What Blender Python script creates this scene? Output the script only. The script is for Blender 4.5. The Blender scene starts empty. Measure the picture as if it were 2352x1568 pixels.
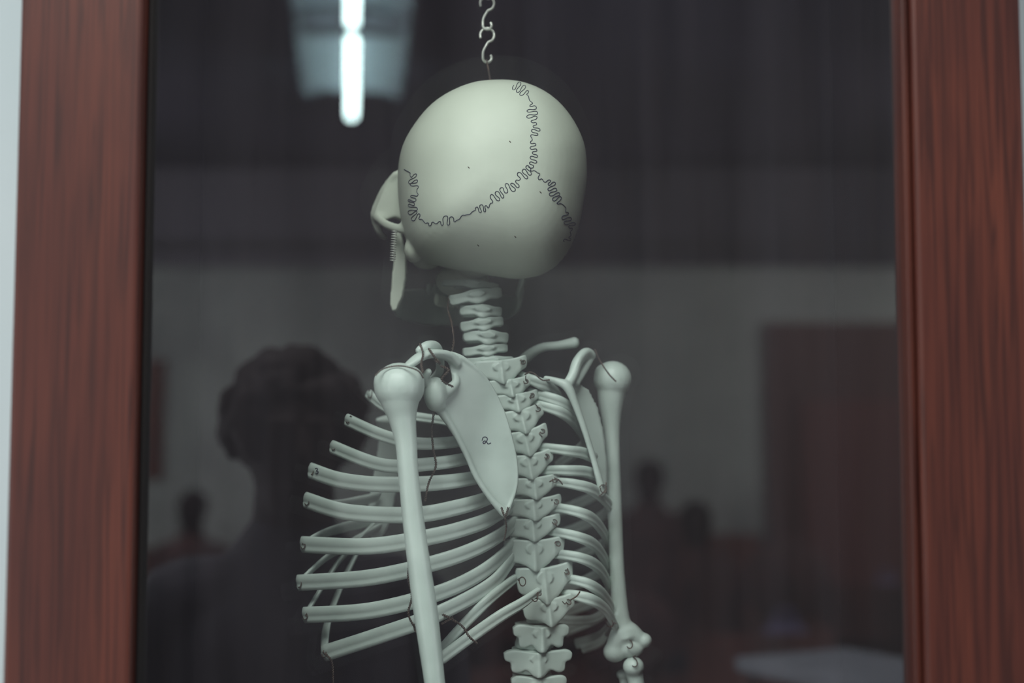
import bpy, bmesh, math, random
from mathutils import Vector, Matrix, noise
from mathutils.bvhtree import BVHTree
random.seed(4)
sc=bpy.context.scene
try:
    sc.view_settings.view_transform='Standard'
except Exception: pass
FPX=2352*50/36
CAM=Vector((0,-1.3,1.55)); PITCH=math.radians(4.46)
YG=-0.25
K=1.3/FPX
def ray(px,py):
    u=(px-1176)/FPX; v=(784-py)/FPX
    return Vector((u,math.cos(PITCH)-v*math.sin(PITCH),math.sin(PITCH)+v*math.cos(PITCH)))
def W(px,py,y):
    d=ray(px,py); return CAM+d*((y-CAM.y)/d.y)
def M(px,py,v):
    p=W(px,py,CAM.y+v); p.y=2*YG-p.y; return p
def MZ(px,py,z):
    d=ray(px,py); p=CAM+d*((z-CAM.z)/d.z); p.y=2*YG-p.y; return p

# ---------------- materials
def mat(name,col,rough=0.5,col2=None,scale=(8,8,8),bump=0.0,bscale=80,detail=4,metal=0,ramp=(0.35,0.65),spec=0.5):
    m=bpy.data.materials.new(name); m.use_nodes=True
    nt=m.node_tree; b=nt.nodes['Principled BSDF']
    b.inputs['Roughness'].default_value=rough; b.inputs['Metallic'].default_value=metal
    b.inputs['Specular IOR Level'].default_value=spec
    tc=nt.nodes.new('ShaderNodeTexCoord')
    mp=nt.nodes.new('ShaderNodeMapping'); mp.inputs['Scale'].default_value=scale
    nt.links.new(tc.outputs['Object'],mp.inputs['Vector'])
    nz=nt.nodes.new('ShaderNodeTexNoise'); nz.inputs['Scale'].default_value=1; nz.inputs['Detail'].default_value=detail
    nt.links.new(mp.outputs['Vector'],nz.inputs['Vector'])
    rp=nt.nodes.new('ShaderNodeValToRGB')
    rp.color_ramp.elements[0].position=ramp[0]; rp.color_ramp.elements[1].position=ramp[1]
    rp.color_ramp.elements[0].color=(*col,1); rp.color_ramp.elements[1].color=(*(col2 or [c*0.85 for c in col]),1)
    nt.links.new(nz.outputs['Fac'],rp.inputs['Fac']); nt.links.new(rp.outputs['Color'],b.inputs['Base Color'])
    if bump>0:
        n2=nt.nodes.new('ShaderNodeTexNoise'); n2.inputs['Scale'].default_value=bscale; n2.inputs['Detail'].default_value=3
        nt.links.new(tc.outputs['Object'],n2.inputs['Vector'])
        bp=nt.nodes.new('ShaderNodeBump'); bp.inputs['Strength'].default_value=bump; bp.inputs['Distance'].default_value=0.001
        nt.links.new(n2.outputs['Fac'],bp.inputs['Height']); nt.links.new(bp.outputs['Normal'],b.inputs['Normal'])
    return m
def wood(name,c1,c2,c3,rough=0.5):
    m=bpy.data.materials.new(name); m.use_nodes=True; nt=m.node_tree; b=nt.nodes['Principled BSDF']
    b.inputs['Roughness'].default_value=rough; b.inputs['Specular IOR Level'].default_value=.3
    tc=nt.nodes.new('ShaderNodeTexCoord')
    def nz(scale,detail,dist=0):
        mp=nt.nodes.new('ShaderNodeMapping'); mp.inputs['Scale'].default_value=scale
        nt.links.new(tc.outputs['Object'],mp.inputs['Vector'])
        n=nt.nodes.new('ShaderNodeTexNoise'); n.inputs['Scale'].default_value=1; n.inputs['Detail'].default_value=detail
        n.inputs['Distortion'].default_value=dist
        nt.links.new(mp.outputs['Vector'],n.inputs['Vector']); return n
    a=nz((210,210,5.0),7,1.2); g=nz((10,10,1.8),3,1.5)
    r1=nt.nodes.new('ShaderNodeValToRGB'); e=r1.color_ramp.elements
    e[0].position=0.3; e[0].color=(*c1,1); e[1].position=0.7; e[1].color=(*c2,1)
    nt.links.new(g.outputs['Fac'],r1.inputs['Fac'])
    r2=nt.nodes.new('ShaderNodeValToRGB'); e=r2.color_ramp.elements
    e[0].position=0.36; e[0].color=(1,1,1,1); e[1].position=0.58; e[1].color=(0,0,0,1)
    nt.links.new(a.outputs['Fac'],r2.inputs['Fac'])
    mx=nt.nodes.new('ShaderNodeMixRGB'); mx.inputs['Color2'].default_value=(*c3,1)
    ml=nt.nodes.new('ShaderNodeMath'); ml.operation='MULTIPLY'; ml.inputs[1].default_value=0.8
    nt.links.new(r2.outputs['Color'],ml.inputs[0]); nt.links.new(ml.outputs[0],mx.inputs['Fac'])
    nt.links.new(r1.outputs['Color'],mx.inputs['Color1']); nt.links.new(mx.outputs['Color'],b.inputs['Base Color'])
    return m
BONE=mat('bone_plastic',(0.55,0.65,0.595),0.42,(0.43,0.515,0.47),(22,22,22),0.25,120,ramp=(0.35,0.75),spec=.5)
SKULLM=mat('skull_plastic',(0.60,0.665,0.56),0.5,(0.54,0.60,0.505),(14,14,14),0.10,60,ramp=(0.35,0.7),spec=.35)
JAW_SHADE=mat('jaw_painted_shade',(0.34,0.41,0.36),0.5,(0.28,0.34,0.30),(14,14,14))  # skull plastic darkened: shade on the jaw body put into its colour
INK=mat('ink',(0.012,0.018,0.05),0.5)
WIRE=mat('old_wire',(0.12,0.085,0.065),0.5,(0.05,0.04,0.035),(300,300,300),metal=0.4)
STEEL=mat('steel',(0.70,0.74,0.66),0.3,(0.48,0.51,0.47),(200,200,200),metal=0.25,spec=.8)
WOOD=wood('stained_wood',(0.050,0.0108,0.0080),(0.086,0.0205,0.0122),(0.024,0.0056,0.0048))
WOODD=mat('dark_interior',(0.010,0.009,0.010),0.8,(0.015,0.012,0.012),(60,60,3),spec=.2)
WALLW=mat('white_paint',(0.46,0.50,0.52),0.8,(0.42,0.47,0.49),(3,3,3),0.2,60)
WALLD=mat('far_wall_paint',(0.44,0.47,0.445),0.85,(0.20,0.21,0.21),(.9,.9,.9),0.1,40)
CEIL=mat('dark_ceiling',(0.085,0.082,0.105),0.9,(0.17,0.15,0.225),(0.5,0.5,0.5))
FLOORM=mat('floor_tile',(0.10,0.08,0.075),0.6,(0.07,0.055,0.05),(2,2,2))
BROWN=mat('brown_furniture',(0.135,0.034,0.023),0.6,(0.06,0.018,0.014),(6,6,4))
DOORM=mat('door_paint',(0.105,0.034,0.028),0.6,(0.08,0.028,0.024),(20,20,2))
CLOTH=mat('dark_cloth',(0.022,0.020,0.028),0.9,(0.036,0.030,0.042),(20,20,20))
BCLOTH=mat('brown_cloth',(0.10,0.038,0.036),0.9,(0.05,0.024,0.026),(12,12,12))
TROUS=mat('trouser_cloth',(0.02,0.02,0.03),0.9)
SKIN=mat('skin',(0.030,0.020,0.020),0.8,spec=.1)
HAIR=mat('hair',(0.022,0.015,0.016),0.8,spec=.1)
WHITEP=mat('white_enamel',(0.75,0.8,0.8),0.5)
GREYP=mat('grey_laminate',(0.26,0.27,0.31),0.6)
PURPLE=mat('purple_cloth',(0.15,0.12,0.24),0.8)
def emis(name,col,s):
    m=bpy.data.materials.new(name); m.use_nodes=True; nt=m.node_tree
    nt.nodes.remove(nt.nodes['Principled BSDF']); e=nt.nodes.new('ShaderNodeEmission')
    e.inputs['Color'].default_value=(*col,1); e.inputs['Strength'].default_value=s
    nt.links.new(e.outputs[0],nt.nodes['Material Output'].inputs['Surface']); return m
TUBE=emis('tube_glow',(0.72,1.0,0.93),27)
# glass: thin see-through sheet; part of the light is mirrored and a very small share is scattered by dust
GLASS=bpy.data.materials.new('cabinet_glass'); GLASS.use_nodes=True
nt=GLASS.node_tree; b=nt.nodes['Principled BSDF']
b.inputs['Base Color'].default_value=(.93,.92,.97,1); b.inputs['Roughness'].default_value=0.0
b.inputs['Alpha'].default_value=0.18; b.inputs['Metallic'].default_value=.93; b.inputs['Transmission Weight'].default_value=1.0
tc=nt.nodes.new('ShaderNodeTexCoord'); mp=nt.nodes.new('ShaderNodeMapping'); mp.inputs['Scale'].default_value=(28,28,1.6)
nz=nt.nodes.new('ShaderNodeTexNoise'); nz.inputs['Scale'].default_value=1; nz.inputs['Detail'].default_value=4
nt.links.new(tc.outputs['Object'],mp.inputs['Vector']); nt.links.new(mp.outputs['Vector'],nz.inputs['Vector'])
mr=nt.nodes.new('ShaderNodeMapRange'); mr.inputs['From Min'].default_value=.3; mr.inputs['From Max'].default_value=.7; mr.inputs['To Min'].default_value=.006; mr.inputs['To Max'].default_value=.016
nt.links.new(nz.outputs['Fac'],mr.inputs['Value'])
df=nt.nodes.new('ShaderNodeBsdfDiffuse'); df.inputs['Color'].default_value=(.80,.72,.84,1)
ms=nt.nodes.new('ShaderNodeMixShader'); nt.links.new(mr.outputs[0],ms.inputs[0]); nt.links.new(b.outputs[0],ms.inputs[1]); nt.links.new(df.outputs[0],ms.inputs[2])
nt.links.new(ms.outputs[0],nt.nodes['Material Output'].inputs['Surface'])
try: GLASS.blend_method='BLEND'
except Exception: pass

# ---------------- helpers
def empty(name,loc,label=None,cat=None,parent=None):
    o=bpy.data.objects.new(name,None); o.empty_display_size=0.05; sc.collection.objects.link(o); o.location=loc
    if label: o['label']=label
    if cat: o['category']=cat
    if parent: setp(o,parent)
    return o
def setp(o,p):
    o.parent=p
    if p.type=='EMPTY': o.matrix_parent_inverse=Matrix.Translation(-Vector(p['_w'] if '_w' in p else p.location))
def finish(name,me,m,parent,label,cat,smooth,kind=None):
    me.materials.clear(); me.materials.append(m)
    if smooth:
        for f in me.polygons: f.use_smooth=True
    o=bpy.data.objects.new(name,me); sc.collection.objects.link(o)
    if parent: setp(o,parent)
    if label:o['label']=label
    if cat:o['category']=cat
    if kind:o['kind']=kind
    return o
def mk(name,bm,m,parent=None,smooth=True,label=None,cat=None,kind=None):
    bmesh.ops.recalc_face_normals(bm,faces=bm.faces)
    me=bpy.data.meshes.new(name); bm.to_mesh(me); bm.free()
    return finish(name,me,m,parent,label,cat,smooth,kind)
def fuse(name,bm,m,parent=None,voxel=0.0014,sm=4,label=None,cat=None,disp=None):
    bmesh.ops.triangulate(bm,faces=bm.faces)
    bmesh.ops.recalc_face_normals(bm,faces=bm.faces)
    me=bpy.data.meshes.new(name+'_raw'); bm.to_mesh(me); bm.free()
    o=bpy.data.objects.new('tmp',me); sc.collection.objects.link(o)
    r=o.modifiers.new('r','REMESH'); r.mode='VOXEL'; r.voxel_size=voxel
    s=o.modifiers.new('s','SMOOTH'); s.iterations=sm; s.factor=0.5
    dg=bpy.context.evaluated_depsgraph_get(); dg.update()
    m2=bpy.data.meshes.new_from_object(o.evaluated_get(dg))
    bpy.data.objects.remove(o)
    m2.name=name
    if disp:
        for v in m2.vertices: v.co=disp(v.co)
    return finish(name,m2,m,parent,label,cat,True)
def cr(pts,n):
    out=[]; N=len(pts)
    for i in range(N-1):
        p0=pts[max(i-1,0)];p1=pts[i];p2=pts[i+1];p3=pts[min(i+2,N-1)]
        for k in range(n):
            t=k/n
            out.append(tuple(0.5*((2*b)+(-a+c)*t+(2*a-5*b+4*c-d)*t*t+(-a+3*b-3*c+d)*t**3) for a,b,c,d in zip(p0,p1,p2,p3)))
    out.append(tuple(pts[-1])); return out
def tube(bm,pts,r,seg=12,n=5,up=None,prof=None,cap=True):
    N=len(pts)
    if not isinstance(r,list): r=[r]*N
    r=[(x,x) if not isinstance(x,(tuple,list)) else x for x in r]
    P=[(p[0],p[1],p[2],q[0],q[1]) for p,q in zip(pts,r)]
    if n>1: P=cr(P,n)
    C=[Vector(p[:3]) for p in P]; R=[(p[3],p[4]) for p in P]
    rings=[]; b=None
    if cap:
        t0=(C[0]-C[1]).normalized(); t1=(C[-1]-C[-2]).normalized()
        C=[C[0]+t0*R[0][1]*0.6]+C+[C[-1]+t1*R[-1][1]*0.6]
        R=[(R[0][0]*.6,R[0][1]*.6)]+R+[(R[-1][0]*.6,R[-1][1]*.6)]
    for i,c in enumerate(C):
        t=(C[min(i+1,len(C)-1)]-C[max(i-1,0)])
        if t.length<1e-9: t=Vector((0,0,1))
        t.normalize()
        if up is not None: b=up-t*up.dot(t)
        elif b is None:
            a=Vector((0,1,0)) if abs(t.y)<0.9 else Vector((1,0,0)); b=a-t*a.dot(t)
        else: b=b-t*b.dot(t)
        b=b.normalized(); nn=t.cross(b)
        ring=[]
        for k in range(seg):
            th=2*math.pi*k/seg; h=math.cos(th); s=math.sin(th)
            if prof: h,s=prof(h,s)
            ring.append(bm.verts.new(c+b*R[i][0]*h+nn*R[i][1]*s))
        rings.append(ring)
    for A,B in zip(rings,rings[1:]):
        for k in range(seg): bm.faces.new((A[k],A[(k+1)%seg],B[(k+1)%seg],B[k]))
    bm.faces.new(rings[0][::-1]); bm.faces.new(rings[-1])
def ell(bm,c,r,rot=None,u=20,v=12):
    mt=Matrix.Translation(c)
    if rot is not None: mt=mt@rot.to_4x4()
    mt=mt@Matrix.Diagonal((r[0],r[1],r[2],1))
    bmesh.ops.create_uvsphere(bm,u_segments=u,v_segments=v,radius=1,matrix=mt)
def box(bm,lo,hi,bev=0):
    lo=Vector(lo);hi=Vector(hi); c=(lo+hi)/2; d=hi-lo
    r=bmesh.ops.create_cube(bm,size=1,matrix=Matrix.Translation(c)@Matrix.Diagonal((d.x,d.y,d.z,1)))
    if bev>0:
        es=list({e for v in r['verts'] for e in v.link_edges})
        bmesh.ops.bevel(bm,geom=es,offset=bev,segments=2,affect='EDGES',profile=0.5)
def plate(bm,pts,th):
    a=[bm.verts.new(p+th/2) for p in pts]; b=[bm.verts.new(p-th/2) for p in pts]
    bm.faces.new(a); bm.faces.new(b[::-1]); n=len(a)
    for i in range(n): bm.faces.new((a[i],b[i],b[(i+1)%n],a[(i+1)%n]))
def bx(name,lo,hi,m,parent=None,bev=0.0,**k):
    bm=bmesh.new(); box(bm,lo,hi,bev); return mk(name,bm,m,parent,smooth=False,**k)

# ================= SKELETON =================
top=W(1128,186,0)
SK=empty('anatomical_skeleton',top,'greenish white plastic human skeleton model hanging on a steel chain','skeleton')
# ---- skull
sil=[(1130,184),(1200,190),(1268,224),(1318,282),(1343,340),(1348,395),(1340,470),(1324,540),(1296,595),(1252,632),(1200,644),(1140,638),(1080,627),(1020,616),(972,602),(942,574),(923,520),(913,455),(911,400),(921,335),(948,285),(988,238),(1040,205),(1090,188)]
C0=(1130,412)
pol=sorted([(math.atan2(-(y-C0[1]),x-C0[0]),math.hypot(x-C0[0],y-C0[1])) for x,y in sil])
def rad(th):
    n=len(pol)
    th=(th+math.pi)%(2*math.pi)-math.pi
    for i in range(n):
        a=pol[i]; b=pol[(i+1)%n]; bt=b[0]+(2*math.pi if i==n-1 else 0); t=th
        if i==n-1 and th<a[0]: t=th+2*math.pi
        if a[0]<=t<=bt:
            f=(t-a[0])/(bt-a[0]); p=pol[i-1][1]; q=pol[(i+2)%n][1]; A=a[1];B=b[1]
            return 0.5*(2*A+(B-p)*f+(2*p-5*A+4*B-q)*f*f+(-p+3*A-3*B+q)*f**3)
    return pol[0][1]
bm=bmesh.new(); c0=W(*C0,0.0); NT=72; NP=36; rings=[]
for j in range(1,NP):
    ph=math.pi*j/NP; ring=[]
    for i in range(NT):
        th=2*math.pi*i/NT-math.pi; r=rad(th)
        s=math.sin(ph)**0.86; r=r*s
        sh=max(0,math.cos(ph))*22
        back=max(0,-math.cos(ph))
        dx=(r*math.cos(th)+sh-back*30)*K; dz=(r*math.sin(th)+back*10)*K
        ring.append(bm.verts.new(c0+Vector((dx,-0.086*math.cos(ph),dz))))
    rings.append(ring)
p0=bm.verts.new(c0+Vector((22*K,-0.086,0))); p1=bm.verts.new(c0+Vector((-30*K,0.086,10*K)))
for A,B in zip(rings,rings[1:]):
    for k in range(NT): bm.faces.new((A[k],A[(k+1)%NT],B[(k+1)%NT],B[k]))
for k in range(NT):
    bm.faces.new((p0,rings[0][(k+1)%NT],rings[0][k])); bm.faces.new((p1,rings[-1][k],rings[-1][(k+1)%NT]))
ell(bm,W(950,574,0.0),(0.009,0.013,0.012))
plate(bm,[W(x,y,0.035) for x,y in [(940,375),(908,394),(886,425),(869,460),(857,490),(862,512),(882,508),(905,500),(930,510),(945,440)]],Vector((-0.003,0.010,0)))
tube(bm,[W(909,398,.03),W(885,430,.035),W(867,466,.04),W(860,496,.04),W(870,532,.045),W(884,545,.06)],[.003,.0035,.0035,.004,.0035,.003])
tube(bm,[W(861,495,.035),W(885,514,.02),W(908,523,.008),W(935,526,-.005)],[(.0045,.003)]*4,up=Vector((0,0,1)))
a=math.radians(28); Fd=Vector((-math.sin(a),math.cos(a),0)); Sd=Vector((math.cos(a),math.sin(a),0)); U=Vector((0,0,1))
def L(s,f,u): return c0+Sd*s+Fd*f+U*u
RF=Matrix((Sd,Fd,U)).transposed()
for s in (-1,1):
    pts=[L(s*.030+.021*math.cos(t),.083-0.006*abs(math.cos(t)),-.040+.017*math.sin(t)) for t in [i*math.pi/6 for i in range(13)]]
    tube(bm,pts,0.0045,seg=8,n=2)
    if s>0: tube(bm,[L(s*.05,.075,-.055),L(s*.062,.04,-.058),L(s*.066,.01,-.055)],0.004)
    ell(bm,L(s*.034,.07,-.066),(.016,.014,.012),RF)
tube(bm,[L(-.05,.07,-.02),L(0,.085,-.018),L(.05,.07,-.02)],0.008)
tube(bm,[L(0,.083,-.025),L(0,.097,-.05)],[.005,.003])
ell(bm,L(0,.062,-.088),(.026,.026,.016),RF)
ell(bm,L(0,.03,-.07),(.022,.035,.018),RF)
skull=fuse('skull',bm,SKULLM,SK,0.0016,7,label='smooth cranium with hand-drawn suture lines')
bm=bmesh.new()
for i in range(10):
    t=(i-4.5)/4.5; ell(bm,L(t*.022,.088-.016*t*t,-.106),(.003,.003,.006),RF,10,8)
mk('upper_teeth',bm,SKULLM,skull)
bm=bmesh.new()
tube(bm,[W(913,690,.035),W(925,698,.07),W(985,704,.12),W(1060,706,.125),W(1140,706,.11),W(1184,702,.06),W(1197,655,.05),W(1205,620,.045)],
     [(.012,.004),(.015,.004),(.019,.005),(.019,.005),(.015,.004),(.010,.004),(.010,.003),(.008,.003)],up=Vector((0.2,0,1)))
mand=fuse('mandible',bm,JAW_SHADE,SK,0.0015,3,label='jaw bone with painted-in shade hanging below the cranium')
bm=bmesh.new()
plate(bm,[W(x,y,0.03) for x,y in [(908,530),(922,532),(934,590),(933,640),(926,680),(912,712),(902,716),(897,700),(900,650),(905,600)]],Vector((0.001,0.009,0)))
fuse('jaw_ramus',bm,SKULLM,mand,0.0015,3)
bm=bmesh.new()
for i in range(12):
    t=(i-5.5)/5.5; p=W(1060+t*75,664,.118-.02*t*t); ell(bm,p,(.003,.003,.006),None,10,8)
mk('lower_teeth',bm,JAW_SHADE,mand)
bm=bmesh.new(); pts=[]
for i in range(150):
    t=i/149; c=W(906-4*t,528+72*t,-0.002); an=t*2*math.pi*13
    pts.append(c+Vector((math.cos(an)*.0024,math.sin(an)*.0024,0)))
tube(bm,pts,.00045,seg=5,n=1); mk('jaw_spring',bm,STEEL,SK,label='small coiled steel jaw spring')
def bvh(o):
    return BVHTree.FromPolygons([v.co.copy() for v in o.data.vertices],[tuple(p.vertices) for p in o.data.polygons])
bsk=bvh(skull)
def draw(bt,px):
    out=[]
    for x,y in px:
        h=bt.ray_cast(CAM,ray(x,y).normalized())
        if h[0] is not None: out.append(h[0]+(h[1] if h[1].y<0 else -h[1])*.0001)
    return out
def wig(path,amp,lam,seed):
    P=cr(path,30); L_=[0]
    for i in range(1,len(P)): L_.append(L_[-1]+math.dist(P[i],P[i-1]))
    out=[]; s=0; i=0; T=L_[-1]; ph=0
    while s<T-0.5:
        while i<len(L_)-2 and L_[i+1]<s: i+=1
        f=(s-L_[i])/max(1e-6,L_[i+1]-L_[i]); x=P[i][0]+(P[i+1][0]-P[i][0])*f; y=P[i][1]+(P[i+1][1]-P[i][1])*f
        j0=max(0,i-12); j1=min(len(P)-1,i+12)
        tx,ty=P[j1][0]-P[j0][0],P[j1][1]-P[j0][1]; l=math.hypot(tx,ty) or 1; tx/=l;ty/=l
        nv=noise.noise(Vector((s*.03,seed,0))); A=amp*max(0.04,min(1.0,0.6+2.2*nv))
        n3=noise.noise(Vector((s*.045,seed+9,0)))
        sk=.22*A*math.sin(ph+.6)*noise.noise(Vector((s*.02,seed+4,2)))*2
        o=A*math.sin(ph)+9*n3; q=-.17*lam*math.sin(2*ph)*(A/amp)+sk
        out.append((x-ty*o+tx*q,y+tx*o+ty*q)); s+=.4; ph+=.4*2*math.pi/(lam*(1+.45*n3))
    return out
for path,amp,lam,sd in [
 ([(1180,196),(1205,212),(1222,240),(1222,268),(1230,292),(1222,322),(1228,346),(1226,366),(1218,386)],12,12.5,1),
 ([(1218,386),(1202,402),(1178,430),(1152,442),(1128,466),(1100,478),(1070,492),(1048,506),(1012,512),(985,514),(962,500),(948,485),(952,452),(954,422),(944,402),(926,392)],11,13,5.3),
 ([(1220,388),(1240,404),(1264,425),(1276,452),(1292,470),(1304,500),(1310,530),(1300,556)],11,12.5,8.1)]:
    bm=bmesh.new(); pts=draw(bsk,wig(path,amp,lam,sd))
    tube(bm,pts,.00036,seg=5,n=1); mk('suture_line',bm,INK,skull,label='hand-drawn dark squiggly suture line')
for x,y in [(1170,324),(1182,542),(1097,562),(1240,440),(1075,383)]:
    h=draw(bsk,[(x,y),(x+3,y+3)])
    if len(h)==2:
        bm=bmesh.new(); tube(bm,h,.0004,seg=5,n=1); mk('scuff_mark',bm,WIRE,skull)

# ---- vertebrae
def slab(bm,pl,w,h,yfun,t):
    P=cr([(x,z) for x,z in pl]+[pl[0]],3)[:-1]; cz=.12
    rs=[[(x*s,cz+(z-cz)*s) for x,z in P] for s in (1,.85,.65,.45,.25,.1)]
    n=len(P)
    def side(off,edge):
        R=[[bm.verts.new((x*w,yfun(x,z)+off+(edge if k==0 else 0),z*h)) for x,z in r] for k,r in enumerate(rs)]
        for A,B in zip(R,R[1:]):
            for i in range(n): bm.faces.new((A[i],A[(i+1)%n],B[(i+1)%n],B[i]))
        bm.faces.new(R[-1]); return R[0]
    a=side(0,.0008); b=side(t,-.0008)
    for i in range(n): bm.faces.new((a[i],b[i],b[(i+1)%n],a[(i+1)%n]))
PL_T=[(-.53,.42),(-.36,.42),(-.18,.40),(0,.38),(.18,.41),(.36,.45),(.54,.52),(.58,.44),(.58,.20),(.55,.02),(.46,-.08),(.38,-.20),(.29,-.36),(.17,-.50),(.07,-.62),(-.03,-.60),(-.14,-.46),(-.28,-.36),(-.44,-.32),(-.52,-.22),(-.55,.02),(-.56,.30)]
PL_C=[(-.52,.34),(-.3,.32),(-.1,.42),(.15,.42),(.32,.36),(.52,.36),(.54,.05),(.50,-.28),(.26,-.30),(.08,-.52),(-.06,-.50),(-.2,-.32),(-.48,-.36),(-.54,-.05)]
PL_L=[(-.52,.32),(-.42,.45),(-.25,.43),(-.1,.38),(.1,.38),(.25,.43),(.42,.45),(.52,.32),(.50,.04),(.42,-.06),(.40,-.38),(.30,-.45),(.18,-.34),(.07,-.58),(-.07,-.58),(-.18,-.34),(-.30,-.45),(-.40,-.38),(-.42,-.06),(-.50,.04)]
def vertebra(kind,cx,cy,w,h,y0=0.0,yaw=22,roll=0,bh=None):
    bm=bmesh.new(); c=W(cx,cy,y0); w*=K; h*=K
    V=lambda x,z,y: Vector((x,y,z))
    br={'c':.0150,'t':.0175,'l':.021}[kind]; dy=.026; H=(bh*K if bh else h)*.46
    z0=-.06*h
    tube(bm,[V(-.004,z0+H,dy),V(-.004,z0+H*.7,dy),V(-.004,z0,dy),V(-.004,z0-H*.7,dy),V(-.004,z0-H,dy)],[(br,br*.85),(br,br*.85),(br*.88,br*.75),(br,br*.85),(br,br*.85)],seg=24,n=3,cap=False)
    tube(bm,[V(0,.1*h,.006),V(0,.1*h,dy)],[(min(.010,.3*h),.012)]*2,up=Vector((0,0,1)),n=1)
    if kind=='c': slab(bm,PL_C,w,h,lambda x,z:.030*abs(x)**1.6-.004*max(0,-z),.012)
    elif kind=='t': slab(bm,PL_T,w,h,lambda x,z:.009*abs(x)**1.3-.005*max(0,.1-z)*math.exp(-(x/.14)**2)-.0020*math.exp(-(x/.06)**2)-.0015*math.exp(-((abs(x)-.5)/.1)**2),.0075)
    else: slab(bm,PL_L,w,h,lambda x,z:.010*abs(x)-.006*max(0,.1-z)*math.exp(-(x/.15)**2)-.003*math.exp(-(x/.08)**2),.010)
    mt=Matrix.Translation(c)@Matrix.Rotation(math.radians(yaw),4,'Z')@Matrix.Rotation(math.radians(roll),4,'Y')
    bmesh.ops.transform(bm,matrix=mt,verts=bm.verts)
    return fuse('vertebra',bm,BONE,SK,0.0009,1)
vertebra('c',1084,650,124,22,.018,8,4,20)
vertebra('c',1096,678,116,36,0,8,-9,28)
for cx,cy,w,h,r,b in [(1108,712,92,34,3,28),(1111,742,94,34,-8,28),(1120,772,98,38,4,28),(1119,802,98,30,-6,25),(1128,829,106,30,-2,26)]:
    vertebra('c',cx,cy,w,h,0,8,r,b)
TV=[(1152,848,106,56,46),(1174,887,92,44,38),(1188,921,92,44,38),(1200,962,94,58,48),(1208,1012,96,60,54),(1216,1066,102,58,54),(1228,1116,106,50,50),(1226,1165,114,50,50),(1224,1211,114,52,52),(1228,1268,122,70,62),(1252,1336,116,82,72),(1262,1400,106,62,62)]
for i,(cx,cy,w,h,b) in enumerate(TV): vertebra('t',cx,cy,w,h,-.004,6,[-5,-7,-7,-12,-12,-8,-5,-4,-4,-1,-4,-5][i],b)
for cx,cy,w,h in [(1245,1462,124,58),(1238,1520,150,56),(1240,1580,122,58)]: vertebra('l',cx,cy,w,h,-.004,6,0,60)

# ---- ribs
def rprof(h,s):
    sg=lambda q,e: math.copysign(abs(q)**e,q)
    g=math.exp(-((h+.15)**2)/.02)
    return sg(h,.8),sg(s,.7)*(1-.45*g)
def rib(pts,wid=13.5,ends=(.75,1.1),thk=.0029):
    P=[W(*p) for p in pts]; n=len(P)
    r=[]
    for i in range(n):
        t=i/(n-1); f=ends[0]+(1-ends[0])*min(1,t*3) if t<.34 else 1+(ends[1]-1)*(t-.34)/.66
        r.append((wid*K*f,thk))
    bm=bmesh.new(); tube(bm,P,r,seg=28,n=9,up=Vector((0,-.12,1)),prof=rprof)
    return mk('rib',bm,BONE,SK)
def lrib(px,wid=13.5,y0=.008,ym=-.052,y1=.0,ends=(.75,1.1)):
    X=[p[0] for p in px]; out=[]
    for p in px:
        t=(X[0]-p[0])/(X[0]-X[-1])
        y=y0*(1-t)+y1*t+(ym-(y0+y1)/2)*math.sin(math.pi*min(1,t**.85))
        out.append((p[0],p[1],y))
    return rib(out,wid,ends)
LR=[ (dict(px=[(1120,990),(1030,968),(930,952),(880,932),(846,904)],wid=11,ym=.02,y0=.0,y1=.05)),
 dict(px=[(1150,985),(1060,1012),(960,1018),(880,1000),(797,964)],wid=13.5),
 dict(px=[(1170,1030),(1085,1050),(1000,1064),(880,1068),(763,1026)],wid=14.5),
 dict(px=[(1190,1070),(1100,1095),(1000,1109),(870,1112),(780,1102),(713,1080)],wid=17),
 dict(px=[(1195,1110),(1125,1142),(1050,1165),(950,1182),(800,1176),(702,1148)],wid=17.5),
 dict(px=[(1195,1150),(1145,1180),(1100,1202),(1000,1230),(850,1254),(695,1250)],wid=17.5),
 dict(px=[(1195,1180),(1165,1216),(1100,1256),(1000,1292),(850,1326),(686,1338)],wid=17),
 dict(px=[(1190,1225),(1168,1262),(1100,1318),(1000,1364),(850,1402),(700,1412)],wid=17),
 dict(px=[(1190,1255),(1170,1292),(1120,1348),(1000,1412),(880,1456),(745,1500)],wid=17),
 dict(px=[(1192,1322),(1170,1338),(1115,1384),(1060,1440),(1012,1494)],wid=12.5,ym=-.035,y1=-.02,ends=(.6,.9)),
 dict(px=[(1238,1356),(1200,1384),(1150,1414),(1080,1463),(1014,1512)],wid=13.5,ym=-.04,y1=-.03,y0=-.018,ends=(.6,1.0))]
LO=[lrib(**d) for d in LR]
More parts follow.
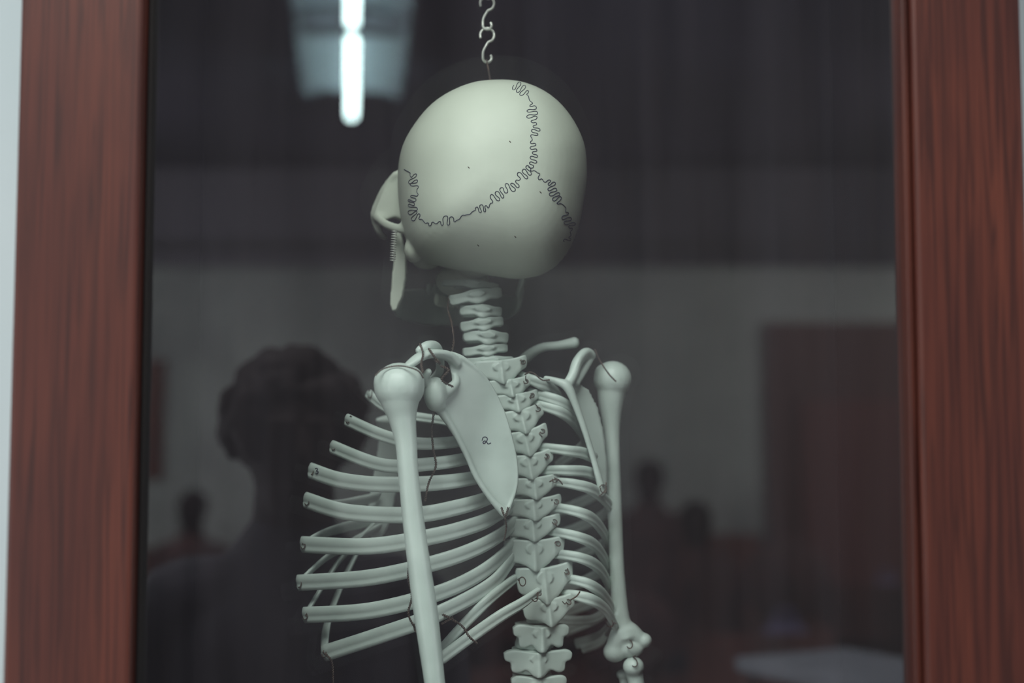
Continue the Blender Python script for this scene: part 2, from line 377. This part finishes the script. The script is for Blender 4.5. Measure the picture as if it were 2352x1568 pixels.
RR=[[(1195,862,0.01),(1245,882,.0),(1275,900,.03),(1290,925,.08)],
 [(1215,900,.01),(1285,922,.0),(1325,955,.03),(1345,1005,.09)],
 [(1220,925,.01),(1285,945,.0),(1322,975,.03),(1340,1020,.09),(1280,1070,.15)],
 [(1230,1025,.01),(1300,1034,-.002),(1350,1044,.015),(1395,1075,.06),(1380,1130,.12),(1270,1180,.17)],
 [(1240,1080,.01),(1300,1080,-.002),(1355,1086,.015),(1400,1115,.06),(1390,1180,.12),(1280,1230,.17)],
 [(1255,1104,.01),(1320,1112,-.004),(1370,1130,.01),(1410,1180,.06),(1400,1240,.12),(1290,1290,.17)],
 [(1260,1162,.01),(1330,1176,-.004),(1370,1200,.015),(1396,1250,.06),(1385,1310,.12),(1260,1370,.17)],
 [(1258,1218,.01),(1325,1232,-.004),(1370,1256,.015),(1397,1310,.06),(1385,1370,.12),(1260,1420,.17)],
 [(1265,1270,.01),(1330,1280,-.004),(1375,1304,.015),(1400,1355,.06),(1385,1410,.12),(1300,1450,.16)],
 [(1290,1326,.01),(1350,1340,-.002),(1390,1372,.02),(1408,1420,.06),(1380,1460,.11),(1325,1478,.14)],
 [(1290,1362,.01),(1350,1374,-.002),(1390,1398,.015),(1414,1440,.035),]]
for i,r in enumerate(RR): rib(r,13.5,ends=(.75,1.0 if i!=10 else .7))
rib([(1405,1395,.09),(1370,1420,.10),(1320,1425,.12),(1270,1420,.13)],11)
rib([(1405,1440,.09),(1380,1475,.10),(1340,1490,.12)],10)
for pts in [[(698,1248,0),(740,1226,.02),(800,1208,.07),(872,1192,.11)],[(688,1336,0),(745,1284,.02),(800,1250,.07),(872,1210,.11)],
            [(702,1410,0),(745,1340,.02),(785,1280,.06),(868,1196,.11)],[(745,1500,0),(752,1430,.02),(790,1330,.06),(835,1240,.10)],
            [(706,1148,0),(760,1160,.03),(820,1152,.08),(870,1140,.11)]]:
    bm=bmesh.new(); P=[W(*p) for p in pts]
    tube(bm,P,[(.0042,.0022),(.0060,.0022),(.0068,.0025),(.006,.002)],seg=14,n=8,up=Vector((.5,-.1,.7)))
    mk('costal_cartilage',bm,BONE,SK)
bm=bmesh.new()
tube(bm,[W(905,960,.09),W(895,1010,.105),W(885,1100,.12),W(870,1190,.12),W(862,1240,.118)],[(.020,.005),(.012,.004),(.014,.004),(.013,.004),(.005,.003)],up=Vector((.9,.5,0)),seg=16)
fuse('sternum',bm,BONE,SK,.0014,3)

# ---- scapula (near shoulder)
bm=bmesh.new()
out=[(985,918),(1008,938),(1038,982),(1068,1040),(1090,1092),(1124,1142),(1158,1182),(1172,1176),(1182,1140),(1189,1085),(1179,1012),(1154,932),(1117,868),(1068,822),(1034,810),(1026,822),(1034,848),(1044,884),(1018,903)]
def ysc(x,y): return -.078+.028*(x-985)/200.0
plate(bm,[W(x,y,ysc(x,y)) for x,y in out],Vector((0.001,.0034,0)))
tube(bm,[W(x,y,ysc(x,y)-.002) for x,y in [(990,915),(1012,942),(1042,988),(1072,1045),(1094,1095),(1128,1145),(1160,1178)]],[.006,.0042,.0030,.0026,.0026,.0028,.0042])
tube(bm,[W(x,y,ysc(x,y)) for x,y in [(1165,1172),(1184,1120),(1186,1070),(1175,1010),(1151,934),(1114,868),(1066,826),(1034,814)]],[.0026,.0019,.0017,.0017,.0017,.0019,.0026,.0032])
ell(bm,W(1000,905,-.082),(.010,.010,.015)); ell(bm,W(1003,932,-.08),(.008,.006,.005))
tube(bm,[W(1000,895,-.08),W(1022,900,-.078),W(1046,880,-.074),W(1044,862,-.07)],[.008,.006,.004,.003])
tube(bm,[W(988,888,-.08),W(978,868,-.09),W(985,852,-.095)],[.006,.004,.003])
tube(bm,[W(1050,836,-.07),W(1030,818,-.076),W(998,812,-.088),W(968,818,-.098),W(940,838,-.106),W(930,846,-.108)],[(.004,.005),(.0045,.006),(.004,.007),(.004,.008),(.0035,.006),(.002,.003)],up=Vector((0,0,1)))
cc=W(1110,1010,-.06)
def dsp(co):
    d=((co.x-cc.x)/.02)**2+((co.z-cc.z)/.05)**2
    return co+Vector((0,.007*math.exp(-d),0))
sca=fuse('scapula',bm,BONE,SK,.0010,2,disp=dsp)
bs=bvh(sca)
bm=bmesh.new()
tube(bm,draw(bs,cr([(1107,1011),(1109,1005),(1114,1003),(1119,1006),(1118,1012),(1112,1018),(1109,1016),(1113,1012),(1118,1015),(1121,1019),(1127,1017)],5)),.00040,seg=5,n=1)
mk('handwritten_number',bm,INK,sca,label='small inked number 2')
bl=bvh(LO[3]); bm=bmesh.new()
q=draw(bl,cr([(724,1076),(728,1075),(730,1078),(727,1081),(731,1083),(730,1087),(725,1087)],5))
if len(q)>3:
    tube(bm,q,.0004,seg=5,n=1); mk('handwritten_number',bm,INK,LO[3],label='small inked number 3')
bm=bmesh.new()
tube(bm,[W(962,806,-.092),W(985,796,-.085),W(1005,802,-.06),W(1010,850,.0),W(985,880,.05),W(960,900,.09)],[.004,.0055,.0045,.004,.0045,.006])
fuse('clavicle',bm,BONE,SK,.0013,3)
bm=bmesh.new(); yh=-.105
ell(bm,W(917,888,yh),(.0215,.020,.0205)); ell(bm,W(889,880,yh),(.0115,.014,.0135)); ell(bm,W(944,878,yh),(.0115,.014,.0140))
tube(bm,[W(912,860,yh-.002),W(912,930,yh-.010)],[.003,.0025])
tube(bm,[W(917,896,yh),W(920,930,yh),W(925,965,yh),W(933,1020,yh),W(938,1090,yh),W(950,1200,yh),W(963,1300,yh),W(977,1400,yh),W(990,1500,yh),W(1000,1580,yh),W(1006,1640,yh+.004),W(1010,1700,yh+.004)],
 [.0195,.0155,.0115,.0092,.0087,.0092,.0097,.0102,.0094,.0087,.010,.012],seg=20)
tube(bm,[W(926,1000,yh-.006),W(945,1150,yh-.006),W(968,1350,yh-.007),W(992,1540,yh-.005)],[.003]*4)
ell(bm,W(1010,1720,yh+.004),(.026,.012,.014))
fuse('humerus',bm,BONE,SK,.0015,4)
bm=bmesh.new()
tube(bm,[W(1252,868,.0),W(1280,876,.0),W(1303,888,-.002),W(1322,928,.0),W(1347,1000,.004),W(1368,1070,.008),W(1384,1132,.012)],[.0025,.0035,.0045,.0035,.003,.003,.004])
tube(bm,[W(1300,888,.0),W(1316,862,.005),W(1326,832,.012),W(1344,812,.02),W(1362,816,.025)],[(.004,.005),(.0055,.005),(.008,.005),(.007,.005),(.004,.004)])
tube(bm,[W(1322,880,.008),W(1340,850,.02),W(1358,822,.025)],[.004,.004,.003])
plate(bm,[W(x,y,.012+.0002*(x-1300)) for x,y in [(1305,888),(1330,880),(1352,895),(1372,935),(1386,990),(1394,1060),(1394,1120),(1386,1138),(1368,1080),(1345,1005),(1322,935)]],Vector((.002,.003,0)))
fuse('scapula',bm,BONE,SK,.0011,2)
bm=bmesh.new()
tube(bm,[W(1190,838,.06),W(1215,815,.055),W(1245,798,.045),W(1285,793,.035),W(1322,786,.03)],[.005,.0052,.0045,.0045,.0055])
fuse('clavicle',bm,BONE,SK,.0013,3)
bm=bmesh.new(); yh=.045
ell(bm,W(1407,871,yh),(.0182,.018,.0176)); ell(bm,W(1385,858,yh),(.008,.01,.009))
tube(bm,[W(1405,890,yh),W(1403,930,yh),W(1405,990,yh),W(1409,1080,yh),W(1413,1200,yh),W(1418,1320,yh),W(1426,1420,yh),W(1436,1462,yh)],[.0145,.0115,.0080,.0068,.0070,.0072,.0085,.012],seg=20)
ell(bm,W(1412,1496,yh),(.011,.010,.010)); ell(bm,W(1445,1488,yh),(.014,.010,.009)); ell(bm,W(1478,1470,yh),(.008,.008,.007))
tube(bm,[W(1412,1490,yh),W(1435,1450,yh),W(1472,1470,yh)],[.009,.011,.007])
fuse('humerus',bm,BONE,SK,.0014,4)
bm=bmesh.new()
ell(bm,W(1455,1530,yh-.004),(.010,.010,.009)); tube(bm,[W(1452,1525,yh),W(1462,1570,yh),W(1475,1640,yh),W(1490,1800,yh)],[.009,.0075,.006,.0055])
fuse('ulna',bm,BONE,SK,.0014,3)
bm=bmesh.new()
ell(bm,W(1432,1548,yh+.02),(.007,.007,.005)); tube(bm,[W(1432,1550,yh+.02),W(1440,1620,yh+.02),W(1450,1800,yh+.02)],[.005,.0045,.005])
fuse('radius_bone',bm,BONE,SK,.0014,3)

# ---- wires
def twist(pts,r=.0005,off=.0007,pitch=.004):
    P=[Vector(p) for p in cr([tuple(W(*p)) for p in pts],14)]
    bm=bmesh.new()
    for s in (0,math.pi):
        o=[];l=0
        for i,p in enumerate(P):
            if i: l+=(P[i]-P[i-1]).length
            t=(P[min(i+1,len(P)-1)]-P[max(i-1,0)]).normalized()
            b=Vector((0,1,0)); b=(b-t*b.dot(t)).normalized(); n=t.cross(b); an=l/pitch*2*math.pi+s
            o.append(p+(b*math.cos(an)+n*math.sin(an))*off)
        tube(bm,o,r,seg=5,n=2)
    mk('binding_wire',bm,WIRE,SK,label='thin twisted brown binding wire')
def knot(x,y,yy,rx=7,rz=9,n=2,tail=12):
    bm=bmesh.new(); pts=[]
    c=W(x,y,yy); ph=random.random()*6
    for i in range(18*n):
        a_=i/18*2*math.pi+ph; pts.append(c+Vector((math.cos(a_)*rx*K,math.sin(a_*.9)*.006,math.sin(a_)*rz*K)))
    for k in range(6): pts.append(pts[-1]+Vector((random.uniform(-1,1)*tail*K*.3,-.0005,random.uniform(-1,1)*tail*K*.3)))
    tube(bm,pts,.0005,seg=5,n=1); mk('binding_wire',bm,WIRE,SK,label='thin twisted brown binding wire')
twist([(1032,686,.01),(1029,710,.0),(1038,745,-.02),(1042,780,-.04),(1036,816,-.075)])
twist([(965,790,-.10),(972,812,-.11),(968,835,-.115),(972,856,-.12)])
twist([(985,800,-.10),(1000,822,-.105),(1010,834,-.1),(998,826,-.09)])
twist([(862,862,-.125),(882,846,-.12),(920,840,-.12),(958,850,-.125),(972,868,-.12)],r=.0004,off=.0004)
twist([(1040,888,-.09),(1015,872,-.1),(1030,850,-.1),(1012,840,-.1)])
twist([(997,945,-.06),(992,985,-.06),(995,1030,-.063),(1001,1070,-.065),(985,1108,-.065),(976,1150,-.065)])
twist([(940,1292,-.065),(938,1330,-.068),(946,1370,-.068),(938,1410,-.066),(956,1446,-.066)])
twist([(1012,1408,-.05),(1035,1420,-.055),(1062,1438,-.055),(1078,1462,-.055),(1096,1478,-.05)])
twist([(1015,1432,-.05),(1040,1418,-.056)])
twist([(745,1500,-.01),(762,1520,-.01),(765,1568,-.01),(766,1620,-.01)])
twist([(1366,802,.02),(1378,828,.02),(1398,858,.02),(1415,876,.022)],off=.0004)
twist([(1160,1190,-.06),(1163,1210,-.055),(1158,1240,-.05)],off=.0004)
twist([(1152,1165,-.065),(1160,1185,-.068),(1168,1165,-.066)])
twist([(1205,860,-.01),(1222,855,-.01),(1245,872,-.01),(1262,872,-.01)],off=.0003)
for x,y,yy in [(850,905,.05),(800,962,0),(767,1024,0),(716,1080,0),(706,1150,0),(697,1250,0),(688,1338,0),(702,1412,0),(745,1498,0)]:
    knot(x,y,yy,6,9,2,8)
for x,y in [(1202,832),(1208,876),(1222,908),(1236,940),(1246,990),(1256,1048),(1274,1102),(1278,1152),(1274,1198),(1282,1248),(1302,1314),(1306,1382)]:
    knot(x,y,-.004,5,5,2,14)
for x,y,yy in [(1386,1122,.005),(1400,1430,.025),(1445,1478,.035),(1456,1520,.035),(1200,1335,-.02),(1228,1370,-.025),(958,1440,-.07)]: knot(x,y,yy,7,9,2,14)
twist([(1262,1106,-.012),(1280,1100,-.012),(1292,1112,-.01)],off=.0003)
twist([(1310,1378,-.014),(1325,1368,-.014),(1332,1358,-.012)],off=.0003)
twist([(1376,1140,.0),(1390,1125,.0),(1392,1108,.0)],off=.0003)

# ---- hanging chain
CH=empty('hanging_chain',W(1118,0,0),'thin steel chain of bent wire hooks holding the skeleton','chain')
def link(cx,cy,h,flip=1,tilt=0):
    P=[]; r=16
    for i in range(11): a_=math.radians(200-i*28); P.append((cx+flip*r*math.cos(a_),cy-h/2+r-r*math.sin(a_)))
    P.append((cx-flip*2,cy)); 
    P.append((cx-flip*9,cy+h*.18))
    for i in range(9): a_=math.radians(170+i*28); P.append((cx+flip*10*math.cos(a_),cy+h/2-10-10*math.sin(a_)))
    bm=bmesh.new(); tube(bm,[W(x,y,tilt*math.sin(k*.4)) for k,(x,y) in enumerate(P)],.0013,seg=8,n=3)
    mk('chain_link',bm,STEEL,CH)
link(1119,104,78,1,.003)
cy=30; sg=-1
while cy>-800:
    link(1120+sg,cy,76,1,.003*sg); cy-=71; sg=-sg
bm=bmesh.new(); tube(bm,[W(1117,138,0),W(1122,160,0),W(1127,192,0)],.0009,seg=8); mk('chain_link',bm,WIRE,CH,label='dark thin hook wire')

# ================= CABINET =================
yf=-.272
def X(px,y): return W(px,784,y).x
xl0,xl1=X(26,yf),X(313,yf); xr0,xr1=X(2110,yf),X(2366,yf)
pt=W(1120,cy+20,0).z
TOPZ=pt+.12
CB=empty('display_cabinet',Vector(((xl0+xr1)/2,0,0.0)),'reddish-brown stained wooden display cabinet with a glass door','cabinet')
DR=empty('door',Vector(((xl0+xr1)/2,-.25,.1)),None,None); DR['_w']=tuple(DR.location); setp(DR,CB)
yb=-.238
bx('stile',(xl0,yf,.10),(xl1,yb,TOPZ),WOOD,DR,.003)
bx('stile',(xr0,yf,.10),(xr1,yb,TOPZ),WOOD,DR,.003)
bx('rail',(xl1,yf,TOPZ-.11),(xr0,yb,TOPZ),WOOD,DR,.003)
bx('rail',(xl1,yf,.10),(xr0,yb,.25),WOOD,DR,.003)
bx('glazing_bead',(xr0-.0062,yf+.006,.25),(xr0-.0008,yb,TOPZ-.11),WOOD,DR,.0015)
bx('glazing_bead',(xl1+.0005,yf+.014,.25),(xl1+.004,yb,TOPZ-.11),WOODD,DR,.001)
bm=bmesh.new()
v=[bm.verts.new(p) for p in [(xl1,YG,.25),(xr0,YG,.25),(xr0,YG,TOPZ-.11),(xl1,YG,TOPZ-.11)]]; bm.faces.new(v)
mk('glass_pane',bm,GLASS,DR,False,label='slightly dusty clear glass pane reflecting the room')
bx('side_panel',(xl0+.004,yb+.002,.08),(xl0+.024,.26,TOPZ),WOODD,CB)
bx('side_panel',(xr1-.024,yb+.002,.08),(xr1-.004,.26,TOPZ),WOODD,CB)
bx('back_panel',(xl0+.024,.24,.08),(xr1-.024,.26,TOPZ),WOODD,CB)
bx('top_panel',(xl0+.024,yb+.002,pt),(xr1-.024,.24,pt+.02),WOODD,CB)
bx('top_panel',(xl0-.01,yf-.01,TOPZ),(xr1+.01,.27,TOPZ+.03),WOOD,CB,.004)
bx('bottom_panel',(xl0,yb+.002,0),(xr1,.26,.08),WOOD,CB,.002)

# ================= ROOM =================
XH=3.7; YF=M(1176,784,8.0).y; CZ=3.15
bx('wall_back',(-XH,.30,0),(XH,.40,CZ),WALLW,kind='structure')
bx('wall_front',(-XH,YF-.1,0),(XH,YF,CZ),WALLD,kind='structure')
bx('wall_left',(-XH-.1,YF,0),(-XH,.4,CZ),WALLD,kind='structure')
bx('wall_right',(XH,YF,0),(XH+.1,.4,CZ),WALLD,kind='structure')
bx('floor',(-XH,YF-.1,-.1),(XH,.4,0),FLOORM,kind='structure')
bx('ceiling',(-XH,YF-.1,CZ),(XH,.4,CZ+.1),CEIL,kind='structure')
bx('trim_1',(-XH,YF,2.60),(XH,YF+.06,CZ),mat('beam_paint',(0.13,.12,.145),.85,(.065,.06,.075),(.8,.8,.8)),kind='structure')
bx('trim_2',(-XH,YF,2.68),(XH,YF+.10,2.74),mat('beam_dark',(0.07,.066,.075),.8),kind='structure')
x0,x1=M(1755,800,8).x,M(2150,800,8).x; zt=M(1900,742,8).z
bx('door_1',(x0,YF,0.0),(x1,YF+.05,zt),DOORM,kind='structure')
bx('door_2',(M(1838,800,7.9).x,YF+.05,0.0),(x1,YF+.09,M(1900,920,7.9).z),mat('door_red',(.12,.028,.02),.6,(.14,.035,.03),(30,30,1)),kind='structure')
xa,xb=M(250,900,8).x,M(378,900,8).x
bx('notice_board_1',(xa,YF-.005,M(0,1098,8).z),(xb,YF+.03,M(0,826,8).z),BROWN,kind='structure')  # solid dark notice board mounted on the far wall, no window there
# lamp
A=MZ(808,264,2.95); B=MZ(809,92,2.95); C=MZ(809,50,2.95); D=MZ(810,-110,2.95)
LF=empty('ceiling_lamp',(A+D)/2+Vector((0,0,.2)),'long white fluorescent ceiling lamp with reflector and glowing tubes','lamp')
for a_,b_ in ((A,B),(C,D)):
    bm=bmesh.new(); tube(bm,[a_,b_],.019,seg=16,n=1); mk('fluorescent_tube',bm,TUBE,LF)
d=(D-A).normalized(); s=Vector((-d.y,d.x,0)).normalized()
bm=bmesh.new(); e0=A+d*.10; e1=D+d*.05
pr=[(-.195,.05),(-.10,.075),(.10,.075),(.195,.05),(.20,.055),(.11,.10),(-.11,.10),(-.20,.055)]
rg=[[bm.verts.new(e+s*x+Vector((0,0,z))) for x,z in pr] for e in (e0,e1)]
for k in range(8): bm.faces.new((rg[0][k],rg[0][(k+1)%8],rg[1][(k+1)%8],rg[1][k]))
bm.faces.new(rg[0]); bm.faces.new(rg[1][::-1])
mk('reflector',bm,mat('lamp_enamel',(.56,.64,.72),.6),LF,False)
bm=bmesh.new(); m0=(B+C)/2
vv=[bm.verts.new(m0+s*x+d*y+Vector((0,0,z))) for x,y,z in [(-.17,-.035,-.005),(.17,-.035,-.005),(.17,.035,-.005),(-.17,.035,-.005),(-.17,-.035,.06),(.17,-.035,.06),(.17,.035,.06),(-.17,.035,.06)]]
for f in [(0,1,2,3),(4,5,6,7),(0,1,5,4),(1,2,6,5),(2,3,7,6),(3,0,4,7)]: bm.faces.new([vv[k] for k in f])
mk('lamp_socket',bm,GREYP,LF,False)
for e in (e0+d*.4,e1-d*.4):
    bm=bmesh.new(); tube(bm,[e+Vector((0,0,.1)),e+Vector((0,0,.2))],.02,n=1); mk('mounting_stem',bm,WHITEP,LF)

def desk(x,y):
    o=empty('desk',Vector((x,y,0)),'dark brown wooden desk with four legs','desk'); o['group']='classroom desks'
    bx('desk_top',(x-.50,y-.22,.74),(x+.50,y+.22,.77),BROWN,o,.004)
    bx('front_board',(x-.46,y-.20,.35),(x+.46,y-.18,.74),BROWN,o)
    for sx in(-1,1):
        for sy in (-1,1): bx('leg',(x+sx*.47-.02,y+sy*.19-.02,0),(x+sx*.47+.02,y+sy*.19+.02,.74),BROWN,o)
def chair(x,y):
    o=empty('chair',Vector((x,y,0)),'dark brown wooden chair with a slatted backrest','chair'); o['group']='wooden chairs'
    bx('seat',(x-.21,y-.21,.43),(x+.21,y+.21,.46),BROWN,o,.004)
    for sx in(-1,1):
        bx('leg',(x+sx*.19-.018,y-.20,0),(x+sx*.19+.018,y-.165,.43),BROWN,o); bx('leg',(x+sx*.19-.018,y+.165,0),(x+sx*.19+.018,y+.20,.43),BROWN,o)
    bm=bmesh.new()
    box(bm,(-.208+x,y+.17,.46),(-.172+x,y+.20,1.04)); box(bm,(.172+x,y+.17,.46),(.208+x,y+.20,1.04))
    box(bm,(x-.19,y+.172,.80),(x+.19,y+.198,1.02)); box(bm,(x-.19,y+.172,.60),(x+.19,y+.198,.72))
    mk('backrest',bm,BROWN,o,False)
dk=[]
for px,v in [(850,5.0),(1600,4.9),(1180,6.5),(1860,6.5)]:
    p=M(px,1300,v); desk(p.x,p.y); chair(p.x+.1,p.y+.5); dk.append(p)
def lowcab(pxa,pxb,zt_,lab):
    xa_,xb_=M(pxa,900,7.7).x,M(pxb,900,7.7).x
    o=empty('low_cabinet',Vector(((xa_+xb_)/2,YF+.15,0)),lab,'cabinet'); o['group']='low wall cabinets'
    bx('body',(xa_,YF+.002,0.0),(xb_,YF+.30,zt_),BROWN,o,.004)
    n=max(2,int((xb_-xa_)/.4)); w_=(xb_-xa_)/n
    for k in range(n):
        dd=bx('door',(xa_+k*w_+.01,YF+.302,.08),(xa_+(k+1)*w_-.01,YF+.32,zt_-.04),BROWN,o,.003)
        bx('handle',(xa_+k*w_+.04,YF+.322,zt_*.6),(xa_+k*w_+.055,YF+.345,zt_*.6+.12),WIRE,dd,.002)
lowcab(1430,1745,1.10,'low dark brown wooden cabinet against the wall beside the door')
lowcab(150,560,1.02,'low dark brown wooden cabinet against the bare wall')
def bag(p,dx,m,lab,s=1):
    bm=bmesh.new(); c=Vector((p.x+dx,p.y,.772+.13*s))
    ell(bm,c,(.13*s,.08*s,.13*s)); 
    tube(bm,[c+Vector((-.05*s,0,.11*s)),c+Vector((-.03*s,0,.17*s)),c+Vector((.03*s,0,.17*s)),c+Vector((.05*s,0,.11*s))],.008)
    fuse('bag',bm,m,None,.006,2,label=lab,cat='bag')
bag(dk[1],.30,PURPLE,'small purple cloth bag standing on a brown desk',.8)
bag(dk[3],.35,PURPLE,'small purple cloth bag standing on a brown desk',.8)
bag(dk[3],-.1,BCLOTH,'large brown cloth bag standing on a brown desk',1.5)
bag(dk[1],-.22,BCLOTH,'large brown cloth bag standing on a brown desk',1.2)
p=M(1965,1530,2.9)
tb=empty('side_table',Vector((p.x,p.y,0)),'grey topped small table with brown legs','table')
zt=M(1960,1525,2.9).z
bx('table_top',(p.x-.15,p.y-.20,zt-.03),(p.x+.15,p.y+.20,zt),GREYP,tb,.004)
for sx in (-.13,.13):
    for sy in (-.18,.18): bx('leg',(p.x+sx-.015,p.y+sy-.015,0),(p.x+sx+.015,p.y+sy+.015,zt-.03),BROWN,tb)
tb.rotation_euler=(0,0,math.radians(-28))

# ================= PEOPLE =================
def person(x,y,face,H,label,hair_c=HAIR,top_c=CLOTH,curly=True):
    s=H/1.72
    def Pt(a_,b_,c_): return Vector((a_*s,b_*s,c_*s))
    MT=Matrix.Translation((x,y,0))@Matrix.Rotation(face,4,'Z')
    bm=bmesh.new()
    ell(bm,Pt(0,0,1.615),(.074*s,.092*s,.105*s)); ell(bm,Pt(0,.03,1.545),(.052*s,.055*s,.050*s))
    tube(bm,[Pt(0,.092,1.63),Pt(0,.112,1.59),Pt(0,.10,1.58)],[.008*s,.013*s,.010*s],seg=8)
    tube(bm,[Pt(-.025,.088,1.548),Pt(0,.094,1.548),Pt(.025,.088,1.548)],[.004*s,.006*s,.004*s],seg=8)
    for q in(-1,1):
        ell(bm,Pt(q*.077,-.005,1.61),(.008*s,.018*s,.030*s)); ell(bm,Pt(q*.032,.080,1.625),(.013*s,.010*s,.008*s))
        tube(bm,[Pt(q*.015,.093,1.645),Pt(q*.05,.083,1.648)],.006*s,seg=8)
    tube(bm,[Pt(0,-.005,1.56),Pt(0,-.01,1.48),Pt(0,-.01,1.40)],[.060*s,.066*s,.088*s])
    tube(bm,[Pt(0,-.01,1.42),Pt(0,-.01,1.32),Pt(0,0,1.15),Pt(0,0,1.02),Pt(0,0,.92)],[(.10*s,.07*s),(.17*s,.10*s),(.145*s,.095*s),(.14*s,.09*s),(.16*s,.10*s)],up=Vector((1,0,0)),seg=20)
    for q in(-1,1):
        sh=[Pt(q*.10,-.01,1.38),Pt(q*.19,-.01,1.355),Pt(q*.235,-.02,1.09),Pt(q*.245,.04,.86)]
        tube(bm,sh,[.055*s,.052*s,.040*s,.026*s])
        ell(bm,Pt(q*.245,.05,.80),(.016*s,.038*s,.045*s))
        for k,(fy,ln) in enumerate([(.078,.075),(.060,.085),(.040,.08),(.022,.065)]):
            tube(bm,[Pt(q*.245,fy-.002,.775),Pt(q*.243,fy+.004,.74-ln*.2),Pt(q*.228,fy+.003,.765-ln)],[.0095*s,.0085*s,.007*s],seg=8,n=3)
        tube(bm,[Pt(q*.24,.075,.82),Pt(q*.232,.105,.785),Pt(q*.222,.108,.755)],[.012*s,.010*s,.008*s],seg=8,n=3)
        tube(bm,[Pt(q*.09,0,.92),Pt(q*.10,.01,.50),Pt(q*.10,-.01,.10)],[.088*s,.055*s,.036*s])
        tube(bm,[Pt(q*.10,-.05,.05),Pt(q*.105,.06,.04),Pt(q*.11,.16,.03)],[(.04*s,.035*s),(.03*s,.042*s),(.02*s,.04*s)],up=Vector((0,0,1)))
    bmesh.ops.transform(bm,matrix=MT,verts=bm.verts)
    for v_ in bm.verts: v_.co.z=max(v_.co.z,0)
    body=fuse('person',bm,SKIN,None,.0055,2,label=label,cat='person')
    bm=bmesh.new()
    tube(bm,[Pt(0,-.015,1.475),Pt(0,-.01,1.42),Pt(0,-.01,1.32),Pt(0,0,1.15),Pt(0,0,1.0),Pt(0,0,.88)],[(.082*s,.075*s),(.125*s,.09*s),(.19*s,.12*s),(.165*s,.115*s),(.165*s,.11*s),(.185*s,.12*s)],up=Vector((1,0,0)),seg=20)
    for q in(-1,1): tube(bm,[Pt(q*.08,-.01,1.385),Pt(q*.19,-.01,1.355),Pt(q*.237,-.02,1.09),Pt(q*.246,.035,.88)],[.06*s,.066*s,.052*s,.040*s])
    bmesh.ops.transform(bm,matrix=MT,verts=bm.verts); fuse('jacket',bm,top_c,body,.008,4)
    bm=bmesh.new()
    for q in(-1,1):
        tube(bm,[Pt(q*.085,0,.95),Pt(q*.10,.01,.50),Pt(q*.10,-.01,.09)],[.102*s,.072*s,.055*s])
        tube(bm,[Pt(q*.10,-.06,.055),Pt(q*.105,.06,.05),Pt(q*.11,.19,.035)],[(.052*s,.045*s),(.04*s,.052*s),(.03*s,.045*s)],up=Vector((0,0,1)))
    bmesh.ops.transform(bm,matrix=MT,verts=bm.verts)
    for v_ in bm.verts: v_.co.z=max(v_.co.z,0)
    fuse('trousers',bm,TROUS,body,.008,2)
    bm=bmesh.new(); ell(bm,Pt(0,-.022,1.645),(.088*s,.092*s,.095*s))
    if curly:
        for k in range(230):
            u_=random.uniform(-math.pi,math.pi); w_=random.uniform(-.4,1)
            rr=math.sqrt(1-w_*w_)
            yy=-.022+.092*rr*math.sin(u_)
            if yy>.05 and w_<.36: continue
            ell(bm,Pt(.097*rr*math.cos(u_),yy,1.645+.102*w_),[random.uniform(.012,.027)*s]*3,None,8,6)
    bmesh.ops.transform(bm,matrix=MT,verts=bm.verts); fuse('hair',bm,hair_c,body,.005,1)
p=M(680,900,2.1)
person(p.x,p.y,math.radians(-14),1.665,'curly-haired person in dark jacket standing before the cabinet')
p=M(1490,1080,7.0); person(p.x,p.y,.3,1.50,'person in brown clothes standing near desks',curly=False,top_c=BCLOTH)
p=M(1600,1200,5.8); person(p.x,p.y,-.2,1.34,'short person in brown clothes standing near desks',curly=False,top_c=BCLOTH)
p=M(440,1180,6.4); person(p.x,p.y,.2,1.37,'short person in brown clothes standing near a wall',curly=False,top_c=BCLOTH)

# ================= LIGHTS =================
def area(name,loc,tgt,sx,sy,e,col):
    l=bpy.data.lights.new(name,'AREA'); l.shape='RECTANGLE'; l.size=sx; l.size_y=sy; l.energy=e; l.color=col
    o=bpy.data.objects.new(name,l); sc.collection.objects.link(o); o.location=loc
    o.rotation_euler=(Vector(tgt)-Vector(loc)).to_track_quat('-Z','Y').to_euler(); return o
area('key_light',(-.6,-1.55,3.12),(-.6,-1.53,1.6),2.0,1.4,88,(.94,1,.955))
area('side_fill',(3.2,-1.8,1.2),(0,0,1.6),1.4,1.4,50,(.92,.97,1))  # unseen low fill lights, added on both sides to brighten the skeleton
area('side_fill',(-2.6,-2.3,1.25),(0,0,1.6),1.3,1.5,60,(.93,.99,1))
area('far_wall_fill',(-2.9,-5.0,3.0),(-1.6,-7,1.2),1.0,1.4,95,(.97,1,.97))  # pair of unseen fill lights added to brighten the far wall
area('far_wall_fill',(2.9,-5.0,3.0),(1.6,-7,1.2),1.0,1.4,72,(1,.98,.92))
w=bpy.data.worlds.new('world'); sc.world=w; w.use_nodes=True
w.node_tree.nodes['Background'].inputs[0].default_value=(.5,.6,.65,1); w.node_tree.nodes['Background'].inputs[1].default_value=.15

# ================= CAMERA =================
cd=bpy.data.cameras.new('camera'); cam=bpy.data.objects.new('camera',cd); sc.collection.objects.link(cam)
cam.location=CAM; cam.rotation_euler=(math.pi/2+PITCH,0,0)
cd.lens=50; cd.sensor_width=36; cd.sensor_fit='HORIZONTAL'; cd.clip_start=.01
cd.dof.use_dof=True; cd.dof.focus_distance=1.24; cd.dof.aperture_fstop=2.4
sc.camera=cam
